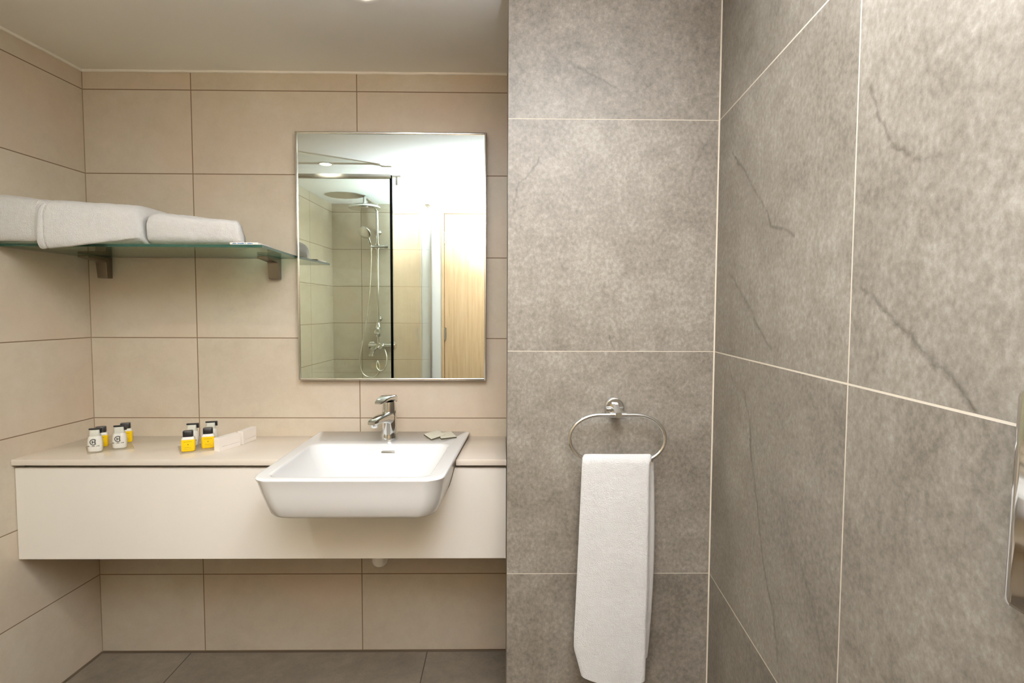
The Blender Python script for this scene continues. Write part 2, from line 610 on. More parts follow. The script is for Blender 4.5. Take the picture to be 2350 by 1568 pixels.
vn([(0.55, 0.86), (0.60, 0.80), (0.63, 0.72)], 0.006, 0.35, -1, V_R)
V_P = []
vn([(0.012, 1.585), (0.03, 1.635), (0.065, 1.675), (0.082, 1.70)], 0.005, 0.75, 0, V_P)
vn([(0.16, 1.945), (0.22, 1.915), (0.28, 1.885)], 0.006, 0.5, -1, V_P)
vn([(0.271, 1.243), (0.276, 1.206)], 0.004, 0.8, 0, V_P)
vn([(0.545, 1.79), (0.49, 1.69), (0.47, 1.62)], 0.006, 0.3, 1, V_P)
vn([(0.33, 1.46), (0.295, 1.37)], 0.010, 0.25, 0, V_P)
M['grey_r'] = tile_mat('grey_stone_tile_right', None, None, lin((196, 184, 165)), 1.2, 0.6, 0.0017, GREY, 0.5, 0.35, 2.4, V_R, 0.80)
M['grey_p'] = tile_mat('grey_stone_tile_pier', None, None, lin((190, 178, 158)), 1.2, 0.6, 0.0010, GREY, 0.5, 0.35, 2.4, V_P, 0.80)

bm = bmesh.new()
# pier face (u from its left edge) and its return beside the vanity
uvl = bm.loops.layers.uv.new('UVMap')
v = {}
for nm, x, y in (('a', PX0, PY), ('b', PX1 + 0.12, PY), ('c', PX1 + 0.12, 0.12), ('d', PX0, 0.12)):
    v[nm] = (bm.verts.new((x, y, -0.1)), bm.verts.new((x, y, CEIL + 0.1)))
for p, q, o_ in (('a', 'b', 0.0), ('b', 'c', 0.8), ('c', 'd', 1.6), ('d', 'a', 2.4)):
    f = bm.faces.new((v[p][0], v[q][0], v[q][1], v[p][1]))
    L = (v[p][0].co - v[q][0].co).length
    for l, uu in zip(f.loops, (0, L, L, 0)):
        l[uvl].uv = (o_ + uu + (0.001 if o_ == 0 else 0), l.vert.co.z - 0.0036)
bm.faces.new([v[k][1] for k in 'abcd']); bm.faces.new([v[k][0] for k in 'dcba'])
struct(obj('wall_partition', bm, 'grey_p', rebase=False))

bm = bmesh.new()
e1 = rwpt(2.02)
slab(bm, (e1.x, e1.y), (PX1, PY), -0.1, CEIL + 0.1, -0.12, 0.0, 0.0036)
# run u from the corner: joint 0.667 m out
for f in bm.faces:
    for l in f.loops:
        u, vv = l[bm.loops.layers.uv.active].uv
        l[bm.loops.layers.uv.active].uv = ((Vector((l.vert.co.x, l.vert.co.y, 0)) - Vector((PX1, PY, 0))).length, l.vert.co.z - 0.0036)
wr = obj('wall_right', bm, 'grey_r', rebase=False)
struct(wr)
# shift of the vertical joint is done with the mapping below (tile module 1.2, first joint at 0.667)
def shift_uv(o, du):
    uv = o.data.uv_layers[0].data
    for d in uv:
        d.uv[0] += du
M['grey_r'].node_tree.nodes  # joints follow UV; cracks were laid out in the same frame
bt = [n for n in M['grey_r'].node_tree.nodes if n.type == 'TEX_BRICK'][0]
lk = [l for l in M['grey_r'].node_tree.links if l.to_node == bt and l.to_socket.name == 'Vector'][0]
src = lk.from_socket
mp = M['grey_r'].node_tree.nodes.new('ShaderNodeMapping')
mp.inputs['Location'].default_value = (1.2 - 0.667, 0, 0)
M['grey_r'].node_tree.links.new(src, mp.inputs['Vector'])
M['grey_r'].node_tree.links.new(mp.outputs[0], bt.inputs['Vector'])

bm = bmesh.new()
XW = 0.940                                  # tiles stop here, painted wall beyond
slab(bm, (XW, YF), (0.0, YF), -0.1, CEIL + 0.1, 0.12, 0.0, 0.0054)
for f in bm.faces:
    for l in f.loops:
        l[bm.loops.layers.uv.active].uv = (l.vert.co.x - 0.364, l.vert.co.z - 0.0054)
struct(obj('wall_front', bm, 'beige', rebase=False))
bm = bmesh.new()
DX0, DX1, DZ = 1.015, 1.925, 2.129          # outer edge of the door frame
slab(bm, (DX0, YF), (XW, YF), -0.1, CEIL + 0.1, 0.12)
slab(bm, (2.10, YF), (DX1, YF), -0.1, CEIL + 0.1, 0.12)
slab(bm, (DX1, YF), (DX0, YF), DZ, CEIL + 0.1, 0.12)
struct(obj('wall_entrance', bm, 'white_wall', rebase=False))

bm = bmesh.new()
uvl = bm.loops.layers.uv.new('UVMap')
box(bm, -0.35, 2.35, -2.85, 0.25, -0.12, 0.0)
for f in bm.faces:
    for l in f.loops:
        l[uvl].uv = (l.vert.co.x - 0.338, l.vert.co.y + 0.55)
struct(obj('floor', bm, 'floor', rebase=False))
bm = bmesh.new()
box(bm, -0.35, 2.35, -2.85, 0.25, CEIL, CEIL + 0.12)
struct(obj('ceiling', bm, 'ceiling', rebase=False))

# caulk beads and corner grout
bm = bmesh.new()
random.seed(3)
tube(bm, [(0.002 + i * 0.048, -0.0015, CEIL - 0.0015 + random.uniform(-0.0012, 0.0012)) for i in range(33)], 0.0058, 8)
struct(obj('trim_1', bm, 'caulk', rebase=False))
bm = bmesh.new()
tube(bm, [(lw(-i * 0.05)[0] + 0.0015, -i * 0.05, CEIL - 0.0015 + random.uniform(-0.001, 0.001)) for i in range(16)], 0.0058, 8)
struct(obj('trim_2', bm, 'caulk', rebase=False))
bm = bmesh.new()
tube(bm, [(PX1 - 0.0006, PY - 0.0006, 0.0 + i * 0.2172) for i in range(11)], 0.0026, 8)
struct(obj('trim_3', bm, 'pale_grout', rebase=False))
bm = bmesh.new()
tube(bm, [(0.0, 0.0, 0.0), (0.0, 0.0, CEIL)], 0.0018, 8)
struct(obj('trim_4', bm, 'corner_grout', rebase=False))
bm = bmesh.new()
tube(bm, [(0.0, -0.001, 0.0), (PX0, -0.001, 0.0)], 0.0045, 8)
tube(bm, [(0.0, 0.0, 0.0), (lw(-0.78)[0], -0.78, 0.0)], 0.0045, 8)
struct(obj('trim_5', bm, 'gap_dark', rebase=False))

# entrance door behind the camera (seen in the mirror)
bm = bmesh.new()
box(bm, DX0 + 0.025, DX1 - 0.025, YF - 0.045, YF - 0.005, 0.008, DZ - 0.031, 0.002)
door = struct(obj('door_1', bm, 'oak', rebase=False))
bm = bmesh.new()
for x0, x1, z0, z1 in ((DX0, DX0 + 0.022, 0, DZ), (DX1 - 0.022, DX1, 0, DZ), (DX0 + 0.022, DX1 - 0.022, DZ - 0.028, DZ)):
    box(bm, x0, x1, YF - 0.10, YF + 0.008, z0, z1, 0.0015)
obj('door_frame', bm, 'oak', door)
for z in (1.905, 1.12, 0.25):
    bm = bmesh.new()
    lathe(bm, [(0.007, -0.05), (0.007, 0.05)], (DX0 + 0.027, YF + 0.004, z), 12)
    box(bm, DX0 + 0.028, DX0 + 0.040, YF - 0.006, YF + 0.001, z - 0.05, z + 0.05)
    obj('hinge', bm, 'satin', door, 40)
bm = bmesh.new()
lathe(bm, [(0.026, 0.0), (0.026, 0.008), (0.010, 0.010), (0.010, 0.05)], (DX1 - 0.09, YF - 0.005, 1.02), 20, (0, 1, 0))
tube(bm, [(DX1 - 0.09, YF + 0.043, 1.02), (DX1 - 0.21, YF + 0.043, 1.02)], 0.009, 12)
obj('door_handle', bm, 'satin', door, 40)

# ------------------------------------------------------------------ washbasin
BZ = 0.8555
YB, YFR = -0.004, -0.615
def bx(s, y):                                # the basin narrows a little to the front
    t = (y - YB) / (YFR - YB)
    xl = 0.838 + 0.008 * t
    xr = 1.402 - 0.036 * t
    return xl + (xr - xl) * s
def bring(il, ifr, ib, z, rf, rb, kk=8):
    w_ = 0.562
    pts = rrect(il / w_, 1 - il / w_, YFR + ifr, YB - ib, 0.001, 1)
    # rounded in real units: build in metres then warp
    P = rrect(il, w_ - il, YFR + ifr, YB - ib, (rf, rf, rb, rb), kk)
    return [Vector((bx(p[0] / w_, p[1]), p[1], z)) for p in P]
PROF = [(0.058, 0.734), (0.044, 0.7345), (0.036, 0.738), (0.031, 0.745), (0.021, 0.775), (0.012, 0.808), (0.005, 0.838), (0.001, 0.848), (0.000, 0.851), (0.0012, 0.8537), (0.0040, 0.8552), (0.0075, BZ)]
basin = thing('washbasin', 'white rectangular semi-recessed ceramic washbasin let into the cream vanity', 'washbasin', (1.12, -0.31, 0.734))
bm = bmesh.new()
rings = [bring(i, i, min(i, 0.004), z, 0.052 + 0.1 * i, 0.010) for i, z in PROF]
# flat rim, then the bowl: opening rectangle O sinks to floor rectangle B
w_ = 0.562
O = (0.040, w_ - 0.046, -0.588, -0.205)
B = (0.165, w_ - 0.135, -0.500, -0.315)
def bowl(t, z, r):
    q = [O[i] + (B[i] - O[i]) * t for i in range(4)]
    return [Vector((bx(p[0] / w_, p[1]), p[1], z)) for p in rrect(q[0], q[1], q[2], q[3], r, 8)]
rings.append(bowl(-0.05, BZ, 0.034))
rings.append(bowl(-0.018, BZ - 0.0006, 0.036))
rings.append(bowl(0.006, BZ - 0.0028, 0.038))
rings.append(bowl(0.020, BZ - 0.007, 0.040))
for k in range(1, 15):
    t = k / 14
    z = BZ - 0.010 - 0.098 * (math.sin(t * PI / 2) ** 1.0)
    rings.append(bowl(0.03 + 0.97 * t ** 1.15, z, 0.042 + 0.03 * t))
loft(bm, rings)
obj('basin_body', bm, 'ceramic', basin, 50)
bm = bmesh.new()                              # overflow slot in the back slope of the bowl
oc = Vector((1.1385, -0.2155, 0.8285))
on = Vector((0, -0.93, 0.36)).normalized()
ou = Vector((1, 0, 0)); ov = on.cross(ou)
loft(bm, [[oc + on * h + ou * p[0] * s + ov * p[1] * s for p in rrect(-0.024, 0.024, -0.0055, 0.0055, 0.0054, 6)] for h, s in ((-0.012, 1.0), (0.0012, 1.0), (0.0016, 0.93))])
s_o = obj('overflow_slot', bm, 'overflow', basin, 40)
s_o['label'] = 'grey pill-shaped overflow slot'
bm = bmesh.new()
lathe(bm, [(0.032, 0.0), (0.032, 0.003), (0.026, 0.006), (0.004, 0.008)], (1.118, -0.41, 0.7475), 28)
obj('drain_plug', bm, 'chrome', basin, 40)

# ------------------------------------------------------------------ countertop and vanity front
CZ0, CZ1, CYF = 0.8165, 0.8367, -0.338
lwx = lambda y: LS * y + 0.001
def side_x(y, right):
    return bx(1 - 0.0053 / 0.562, y) + 0.0008 if right else bx(0.0053 / 0.562, y) - 0.0008
bm = bmesh.new()
pts = [(lwx(CYF), CYF), (side_x(CYF, False), CYF), (side_x(-0.002, False), -0.002), (lwx(-0.002), -0.002)]
prism(bm, pts, CZ0, CZ1, 0.0025, 2)
pts = [(side_x(CYF, True), CYF), (PX0 - 0.001, CYF), (PX0 - 0.001, -0.002), (side_x(-0.002, True), -0.002)]
prism(bm, pts, CZ0, CZ1, 0.0025, 2)
# narrow ledge joining both sides under the basin rim
box(bm, side_x(-0.02, False), side_x(-0.02, True), -0.0039, -0.0019, CZ0, CZ1)
ct = obj('countertop', bm, 'counter', None, 40)
tag(ct, 'cream solid countertop carrying the toiletry trays left of the basin', 'countertop')

van = thing('vanity_cabinet', 'floating cream vanity front panel below the countertop and basin', 'vanity', (0.76, -0.31, 0.511))
FZ0, FZ1, FY = 0.511, 0.8065, -0.327
bm = bmesh.new()
out = [(lwx(FY) + 0.001, FZ0), (PX0 - 0.002, FZ0), (PX0 - 0.002, FZ1)]
prof_in = [(i, z) for i, z in PROF if z < FZ1] + [(0.0124, FZ1)]
for i, z in reversed(prof_in):
    out.append((bx(1 - (i - 0.0015) / w_, FY), z))
b_ = [(bx((i - 0.0015) / w_, FY), z) for i, z in prof_in]
out[-1] = (out[-1][0], 0.7325); b_[0] = (b_[0][0], 0.7325)
out += b_ + [(lwx(FY) + 0.001, FZ1)]
a = [bm.verts.new((x, FY, z)) for x, z in out]
c = [bm.verts.new((x, FY + 0.018, z)) for x, z in out]
bm.faces.new(a); bm.faces.new(c[::-1])
for i in range(len(out)):
    j = (i + 1) % len(out)
    bm.faces.new((a[j], a[i], c[i], c[j]))
obj('front_panel', bm, 'laminate', van)
bm = bmesh.new()                               # set-back rails, coloured dark as the shade in the gap under the top
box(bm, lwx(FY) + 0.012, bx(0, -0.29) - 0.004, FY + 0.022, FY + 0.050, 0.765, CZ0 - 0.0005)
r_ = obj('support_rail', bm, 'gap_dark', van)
r_['label'] = 'rail coloured as the shade in the gap under the long left top'
bm = bmesh.new()
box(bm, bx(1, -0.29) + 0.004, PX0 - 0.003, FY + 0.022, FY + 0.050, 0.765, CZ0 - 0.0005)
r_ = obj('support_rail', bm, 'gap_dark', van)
r_['label'] = 'rail coloured as the shade in the gap under the short right top'

# waste trap under the basin
bm = bmesh.new()
lathe(bm, [(0.002, 0.0), (0.010, 0.0012), (0.018, 0.005), (0.0235, 0.011), (0.0265, 0.019), (0.0275, 0.03), (0.0275, 0.10), (0.020, 0.108)], (1.1035, -0.20, 0.4266), 28)
trap = obj('bottle_trap', bm, 'white_plastic', basin, 40)
bm = bmesh.new()
tube(bm, [(1.1035, -0.20, 0.53), (1.1035, -0.20, 0.735)], 0.016, 14)
obj('tail_pipe', bm, 'white_plastic', trap, 40)
bm = bmesh.new()
tube(bm, [(1.1035, -0.175, 0.545), (1.1035, -0.002, 0.545)], 0.015, 14)
lathe(bm, [(0.03, 0), (0.03, 0.006), (0.017, 0.012)], (1.1035, -0.001, 0.545), 24, (0, -1, 0))
obj('outlet_pipe', bm, 'white_plastic', trap, 40)

# ------------------------------------------------------------------ faucet
FA = math.radians(-17)
fau = thing('basin_faucet', 'chrome single-lever basin faucet standing on the back rim of the washbasin', 'faucet', (1.1255, -0.132, BZ), FA)
bm = bmesh.new()
rg = []
for r, z, tilt in ((0.0300, 0.0, 0), (0.0300, 0.004, 0), (0.0285, 0.012, 0), (0.0272, 0.03, 0), (0.0265, 0.07, 0), (0.0262, 0.085, 0.004), (0.0258, 0.100, 0.018), (0.0235, 0.104, 0.020)):
    rg.append([Vector((p.x, p.y, z + (p.y / 0.027) * tilt)) for p in circle((0, 0, 0), r, 32)])
loft(bm, rg)
obj('faucet_body', bm, 'chrome', fau, 40, world=False)
bm = bmesh.new()
rg = []
for y, zc, hw, hh in ((0.010, 0.080, 0.0245, 0.020), (-0.020, 0.079, 0.0245, 0.021), (-0.045, 0.083, 0.0215, 0.016), (-0.075, 0.083, 0.0190, 0.011), (-0.100, 0.081, 0.0175, 0.0085), (-0.116, 0.079, 0.0165, 0.0075), (-0.122, 0.078, 0.013, 0.005)):
    rg.append([Vector((p[0], y, zc + p[1])) for p in rrect(-hw, hw, -hh, hh, hh * 0.7, 5)])
loft(bm, rg)
obj('spout', bm, 'chrome', fau, 45, world=False)
bm = bmesh.new()
lathe(bm, [(0.0125, 0.0), (0.0125, -0.010), (0.0105, -0.0135), (0.003, -0.0135)], (0, -0.103, 0.0745), 20)
obj('aerator', bm, 'chrome', fau, 40, world=False)
bm = bmesh.new()
rg = []
for r, z, tl in ((0.0240, 0.100, 0.016), (0.0245, 0.108, 0.014), (0.0235, 0.128, 0.006), (0.0225, 0.137, 0.004)):
    rg.append([Vector((p.x, p.y, z + p.y / 0.024 * tl)) for p in circle((0, 0, 0), r, 28)])
loft(bm, rg)
rg = []
for y, zc, hw, hh in ((0.0235, 0.138, 0.0200, 0.0100), (0.019, 0.144, 0.0230, 0.0115), (0.0, 0.148, 0.0240, 0.0085), (-0.025, 0.1495, 0.0225, 0.0065), (-0.050, 0.146, 0.0190, 0.0048), (-0.072, 0.140, 0.0150, 0.0034), (-0.079, 0.1375, 0.011, 0.002)):
    rg.append([Vector((p[0], y, zc + p[1])) for p in rrect(-hw, hw, -hh, hh, hh * 0.75, 5)])
loft(bm, rg)
obj('lever_handle', bm, 'chrome', fau, 40, world=False)

# ------------------------------------------------------------------ soap packets on the rim
def soap_packet(loc, rz, tilt, label, sx=0.052, sy=0.040):
    bm = bmesh.new()
    n = 10
    th = 0.010
    for s in (1, -1):
        pass
    vs = {}
    for k, zz in ((0, 0.0), (1, th)):
        for i in range(n + 1):
            for j in range(n + 1):
                u = i / n * 2 - 1; w2 = j / n * 2 - 1
                puff = (1 - u ** 4) * (1 - w2 ** 4)
                z = th / 2 + (th / 2 if k else -th / 2) * (0.5 + 0.5 * puff) + (0.0006 * noise.noise((u * 3, w2 * 3, k)) if k else 0)
                vs[k, i, j] = bm.verts.new((u * sx / 2, w2 * sy / 2, z))
    for k in (0, 1):
        for i in range(n):
            for j in range(n):
                q = [vs[k, i, j], vs[k, i + 1, j], vs[k, i + 1, j + 1], vs[k, i, j + 1]]
                bm.faces.new(q if k else q[::-1])
    per = [(i, 0) for i in range(n)] + [(n, j) for j in range(n)] + [(n - i, n) for i in range(n)] + [(0, n - j) for j in range(n)]
    for a_, b_ in zip(per, per[1:] + per[:1]):
        f = bm.faces.new((vs[0, a_[0], a_[1]], vs[0, b_[0], b_[1]], vs[1, b_[0], b_[1]], vs[1, a_[0], a_[1]]))
        f.material_index = 1
    bmesh.ops.transform(bm, matrix=Matrix.Rotation(rz, 4, 'Z') @ Matrix.Rotation(tilt[0], 4, 'X') @ Matrix.Rotation(tilt[1], 4, 'Y'), verts=bm.verts[:])
    zmin = min(v_.co.z for v_ in bm.verts)
    bmesh.ops.translate(bm, verts=bm.verts[:], vec=Vector(loc) + Vector((0, 0, -zmin)))
    o = obj('soap_packet', bm, ['soap', 'soap_edge'], None, 40)
    return tag(o, label, 'soap', 'wrapped soaps on the basin rim')
soap_packet((1.3235, -0.110, BZ + 0.0004), math.radians(28), (math.radians(11), 0), 'wrapped soap at the right end of the basin rim, half under the other packet', 0.058, 0.052)
soap_packet((1.2830, -0.118, BZ + 0.0004), math.radians(40), (math.radians(11), math.radians(-8)), 'wrapped soap leaning up on the other packet, nearer the faucet', 0.058, 0.050)

# ------------------------------------------------------------------ mirror
MX0, MX1, MZ0, MZ1 = 0.7735, 1.4640, 1.0515, 1.9530
mir = thing('wall_mirror', 'tall rectangular wall mirror with thin aluminium frame above the washbasin', 'mirror', ((MX0 + MX1) / 2, -0.014, MZ0))
bm = bmesh.new()
box(bm, MX0 + 0.004, MX1 - 0.004, -0.0275, -0.003, MZ0 + 0.004, MZ1 - 0.004)
obj('mirror_glass', bm, 'mirror', mir)
bm = bmesh.new()
fw = 0.0075
for x0, x1, z0, z1 in ((MX0, MX0 + fw, MZ0, MZ1), (MX1 - fw, MX1, MZ0, MZ1), (MX0 + fw, MX1 - fw, MZ0, MZ0 + fw), (MX0 + fw, MX1 - fw, MZ1 - fw, MZ1)):
    box(bm, x0, x1, -0.0315, -0.0015, z0, z1, 0.0012, 2)
obj('mirror_frame', bm, 'alu', mir, 40)

# ------------------------------------------------------------------ glass shelf
SZ0, SZ1, SYF = 1.5000, 1.5080, -0.365
shelf = thing('glass_shelf', 'green-tinted glass shelf on two metal brackets beside the mirror', 'shelf', (0.38, -0.18, 1.425))
bm = bmesh.new()
pts = [(lwx(SYF) + 0.001, SYF), (0.790, SYF), (0.766, -0.0025), (lwx(-0.0025) + 0.001, -0.0025)]
a = [bm.verts.new((x, y, SZ0)) for x, y in pts]
c = [bm.verts.new((x, y, SZ1)) for x, y in pts]
bm.faces.new(a[::-1]); bm.faces.new(c)
for i in range(4):
    j = (i + 1) % 4
    f = bm.faces.new((a[i], a[j], c[j], c[i]))
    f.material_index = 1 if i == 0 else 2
obj('shelf_pane', bm, ['shelf_glass', 'glass_edge', 'glass_edge_lit'], shelf)
for x in (0.068, 0.686):
    bm = bmesh.new()
    hw = 0.0165
    # side profile (y, z) of the inverted L, rounded outer corner, tapering foot
    side = [(-0.002, 1.4225), (-0.026, 1.4225), (-0.030, 1.4260), (-0.0345, 1.476), (-0.040, 1.482), (-0.118, 1.4885), (-0.121, 1.491), (-0.121, 1.4985), (-0.002, 1.4985)]
    L_ = [bm.verts.new((x - hw, y, z)) for y, z in side]
    R_ = [bm.verts.new((x + hw + 0.004, y, z)) for y, z in side]
    bm.faces.new(L_); bm.faces.new(R_[::-1])
    for i in range(len(side)):
        j = (i + 1) % len(side)
        bm.faces.new((L_[j], L_[i], R_[i], R_[j]))
    bmesh.ops.recalc_face_normals(bm, faces=bm.faces[:])
    bmesh.ops.bevel(bm, geom=[e for e in bm.edges if e.calc_length() > 0.01], offset=0.0016, segments=2, affect='EDGES', profile=0.5)
    obj('bracket', bm, 'bracket', shelf, 40)

# rolled bath towels on the shelf, end to end
def rolled_towel(x0, x1, yf0, yf1, top0, top1, depth, sag, seed, label, endround=(0.012, 0.012), shear=0.0, lips=()):
    """a folded roll lying along x; front overhangs the glass and sags a little"""
    bm = bmesh.new()
    nx, nc = 56, 72
    rg = []
    for i in range(nx + 1):
        t = i / nx
        # ends rounded
        e = 1.0
        if t < 0.10:
            e = 1 - endround[0] * (1 - math.sqrt(max(0.0, 1 - (1 - t / 0.10) ** 2))) / 0.05
        if t > 0.92:
            e = 1 - endround[1] * (1 - math.sqrt(max(0.0, 1 - ((t - 0.92) / 0.08) ** 2))) / 0.05
        x = x0 + (x1 - x0) * t
        yf = yf0 + (yf1 - yf0) * t
        h = (top0 + (top1 - top0) * t - SZ1)
        cy = yf + depth / 2
        ring = []
        for k in range(nc):
            a_ = 2 * PI * k / nc
            ca, sa = math.cos(a_), math.sin(a_)
            py = math.copysign(abs(ca) ** 0.55, ca) * depth / 2
            pz = math.copysign(abs(sa) ** (0.62 if sa > 0 else 0.42), sa) * h / 2
            yy = cy + py * (0.5 + 0.5 * e)
            zz = SZ1 + h / 2 + pz * e - (h / 2) * (1 - e) * (0.9)
            # sag of the part that hangs over the front edge
            if yy < SYF - 0.004 and sag:
                over = min(1.0, (SYF - 0.004 - yy) / 0.030)
                zz -= sag * over * max(0.0, 1 - (zz - SZ1) / h)
            p = Vector((x - shear * max(0.0, yy - yf) * max(0.0, (t - 0.3) / 0.7), yy, zz))
            q = p * 16
            dn = noise.noise(q + Vector((seed, 0, 0))) * 0.0030 + noise.noise(p * 70 + Vector((seed, 5, 0))) * 0.0011
            nd = Vector((0, ca, sa))
            for (lt, lw_, ld) in lips:
                dn -= ld * math.exp(-((t - lt) / lw_) ** 2)
            p += nd * dn
            if zz < SZ1 + 0.006 and yy > SYF - 0.004:
                p.z = max(p.z, SZ1 + 0.0004)
            ring.append(p)
        rg.append(ring)
    loft(bm, rg)
    for f in list(bm.faces):
        if len(f.verts) > 4:
            r = bmesh.ops.inset_individual(bm, faces=[f], thickness=0.006, depth=0.004)
            r = bmesh.ops.inset_individual(bm, faces=[f], thickness=0.012, depth=-0.004)
    o = obj('bath_towel', bm, 'terry', None, 60)
    return tag(o, label, 'towel', 'white towels on the glass shelf')
rolled_towel(-0.014, 0.142, -0.398, -0.395, 1.664, 1.645, 0.26, 0.024, 1.0, 'white folded towel on the shelf against the left wall', (0.004, 0.010), 0.0, ((0.93, 0.02, 0.003),))
rolled_towel(0.149, 0.422, -0.420, -0.378, 1.645, 1.6315, 0.26, 0.034, 7.0, 'white folded towel on the shelf between the two other towels', (0.006, 0.010), 0.0, ((0.075, 0.010, 0.0045), (0.955, 0.008, 0.004)))
rolled_towel(0.430, 0.722, -0.352, -0.345, 1.6165, 1.592, 0.23, 0.0, 13.0, 'white folded towel on the shelf nearest the mirror', (0.006, 0.022), 0.42)

# flat printed packet at the shelf's right end
pk = thing('shelf_packet', 'flat white packet with blue printing at the right end of the shelf', 'packet', (0.752, -0.33, SZ1))
bm = bmesh.new()
box(bm, 0.690, 0.776, -0.361, -0.250, SZ1 + 0.0004, SZ1 + 0.0075, 0.0015, 2)
obj('packet_body', bm, 'paper', pk, 40)
bm = bmesh.new()
random.seed(8)
x = 0.696
while x < 0.760:
    wd = random.uniform(0.0012, 0.0035)
    if random.random() < 0.85:
        box(bm, x, x + wd, -0.3616, -0.3609, SZ1 + 0.0022 + random.uniform(0, 0.0008), SZ1 + 0.0052 + random.uniform(0, 0.0010))
    x += wd + 0.0010
obj('printing', bm, 'blue_ink', pk)

# ------------------------------------------------------------------ toiletries
CT = CZ1
tray = None
TA = math.radians(38)
def make_tray(loc, rz, label):
    bm = bmesh.new()
    P = rrect(-0.064, 0.064, -0.062, 0.062, 0.004, 3)
    loft(bm, [[Vector((p[0], p[1], z)) for p in P] for z in (0.0003, 0.0033)])
    bmesh.ops.transform(bm, matrix=Matrix.Translation(loc) @ Matrix.Rotation(rz, 4, 'Z'), verts=bm.verts[:])
    o = obj('toiletry_tray', bm, 'acrylic')
    return tag(o, label, 'tray', 'clear toiletry trays on the countertop')
make_tray((0.186, -0.188, CT), TA, 'clear acrylic tray carrying the toiletry bottles nearest the left wall')
make_tray((0.4935, -0.190, CT), math.radians(33), 'clear acrylic tray carrying the toiletry bottles beside the white cartons')
TB = CT + 0.0036

def yellow_bottle(loc, rz, label):
    t = thing('shower_gel_bottle', label, 'bottle', loc, rz, 'yellow toiletry bottles')
    bm = bmesh.new()
    rg = []
    for s, z in ((0.90, 0.0), (0.97, 0.0015), (1.0, 0.004), (1.0, 0.034), (0.98, 0.039)):
        rg.append([Vector((p[0] * s, p[1] * s, z)) for p in rrect(-0.0205, 0.0205, -0.0135, 0.0135, 0.006, 5)])
    loft(bm, rg)
    b = obj('bottle_body', bm, 'yellow', t, 40, world=False)
    bm = bmesh.new()
    for z0, z1, x0, x1 in ((0.0315, 0.0325, -0.012, 0.012), (0.0215, 0.0245, -0.002, 0.002), (0.013, 0.0138, -0.010, 0.010), (0.008, 0.0086, -0.012, 0.012)):
        box(bm, x0, x1, -0.01385, -0.0130, z0, z1)
    obj('printing', bm, M['ink_olive'], b, world=False)
    bm = bmesh.new()
    rg = []
    for s, z in ((0.98, 0.039), (0.95, 0.0425), (0.83, 0.0465), (0.72, 0.0485)):
        rg.append([Vector((p[0] * s, p[1] * s, z)) for p in rrect(-0.0205, 0.0205, -0.0135, 0.0135, 0.006, 5)])
    loft(bm, rg)
    s2 = obj('shoulder', bm, 'milky', t, 40, world=False)
    s2['label'] = 'pale milky shoulder'
    bm = bmesh.new()
    rg = []
    for s, z in ((1.0, 0.0487), (1.0, 0.0655), (0.93, 0.0672)):
        rg.append([Vector((p[0] * s, p[1] * s, z)) for p in rrect(-0.0150, 0.0150, -0.0115, 0.0115, 0.005, 5)])
    loft(bm, rg)
    s3 = obj('cap', bm, 'black', t, 40, world=False)
    s3['label'] = 'black cap'
    return t
M['ink_olive'] = plain('olive_print', lin((150, 118, 20)), 0.5)

def pump_bottle(loc, rz, label):
    t = thing('pump_bottle', label, 'bottle', loc, rz, 'white pump toiletry bottles')
    bm = bmesh.new()
    rg = []
    for s, z in ((0.86, 0.0), (0.93, 0.0012), (0.95, 0.004), (1.0, 0.020), (0.985, 0.034), (0.92, 0.044), (0.84, 0.049), (0.79, 0.051)):
        rg.append([Vector((p[0] * s, p[1] * s, z)) for p in rrect(-0.0210, 0.0210, -0.0160, 0.0160, 0.013, 6)])
    loft(bm, rg)
    b = obj('bottle_body', bm, 'milky', t, 40, world=False)
    # monogram (open ring with an upright double bar) and a line of small print
    bm = bmesh.new()
    fy = -0.0161
    arc = [(math.cos(a_) * 0.0090 - 0.0005, math.sin(a_) * 0.0090 + 0.0330) for a_ in [math.radians(40 + i * 280 / 24) for i in range(25)]]
    tube(bm, [(x_, fy + abs(x_) * 0.03, z_) for x_, z_ in arc], 0.0012, 6)
    for x0, z0, x1, z1 in ((-0.0032, 0.0282, -0.0032, 0.0378), (0.0046, 0.0262, 0.0046, 0.0412), (-0.0032, 0.0330, 0.0046, 0.0330)):
        tube(bm, [(x0, fy, z0), (x1, fy, z1)], 0.0012, 6)
    random.seed(5)
    x = -0.0165
    for i in range(11):
        if i != 7:
            for dx in (0.0, 0.0011):
                box(bm, x + dx, x + dx + 0.0006, fy - 0.0006 + abs(x) * 0.10, fy + 0.002 + abs(x) * 0.12, 0.0180, 0.0212)
            box(bm, x, x + 0.0017, fy - 0.0006 + abs(x) * 0.10, fy + 0.002 + abs(x) * 0.12, 0.0180 + random.choice((0, 0.0012, 0.0022)), 0.0190 + random.choice((0, 0.0012, 0.0022)))
        x += 0.0030
    s1 = obj('printing', bm, 'ink', b, world=False)
    s1['label'] = 'dark monogram and line of small print'
    bm = bmesh.new()
    rg = []
    for s, z in ((0.79, 0.0511), (0.76, 0.056), (0.72, 0.0705), (0.68, 0.0715)):
        rg.append([Vector((p[0] * s, p[1] * s, z)) for p in rrect(-0.0200, 0.0200, -0.0150, 0.0150, 0.010, 6)])
    loft(bm, rg)
    s2 = obj('collar', bm, 'frost', t, 40, world=False)
    s2['label'] = 'pale translucent collar'
    bm = bmesh.new()
    box(bm, -0.0165, 0.0190, -0.0040, 0.0040, 0.0717, 0.0762, 0.0010, 2)
    box(bm, 0.0140, 0.0215, -0.0045, 0.0045, 0.0600, 0.0762, 0.0010, 2)
    s3 = obj('pump_nozzle', bm, 'black', t, 40, world=False)
    s3['label'] = 'black hooked pump nozzle'
    return t
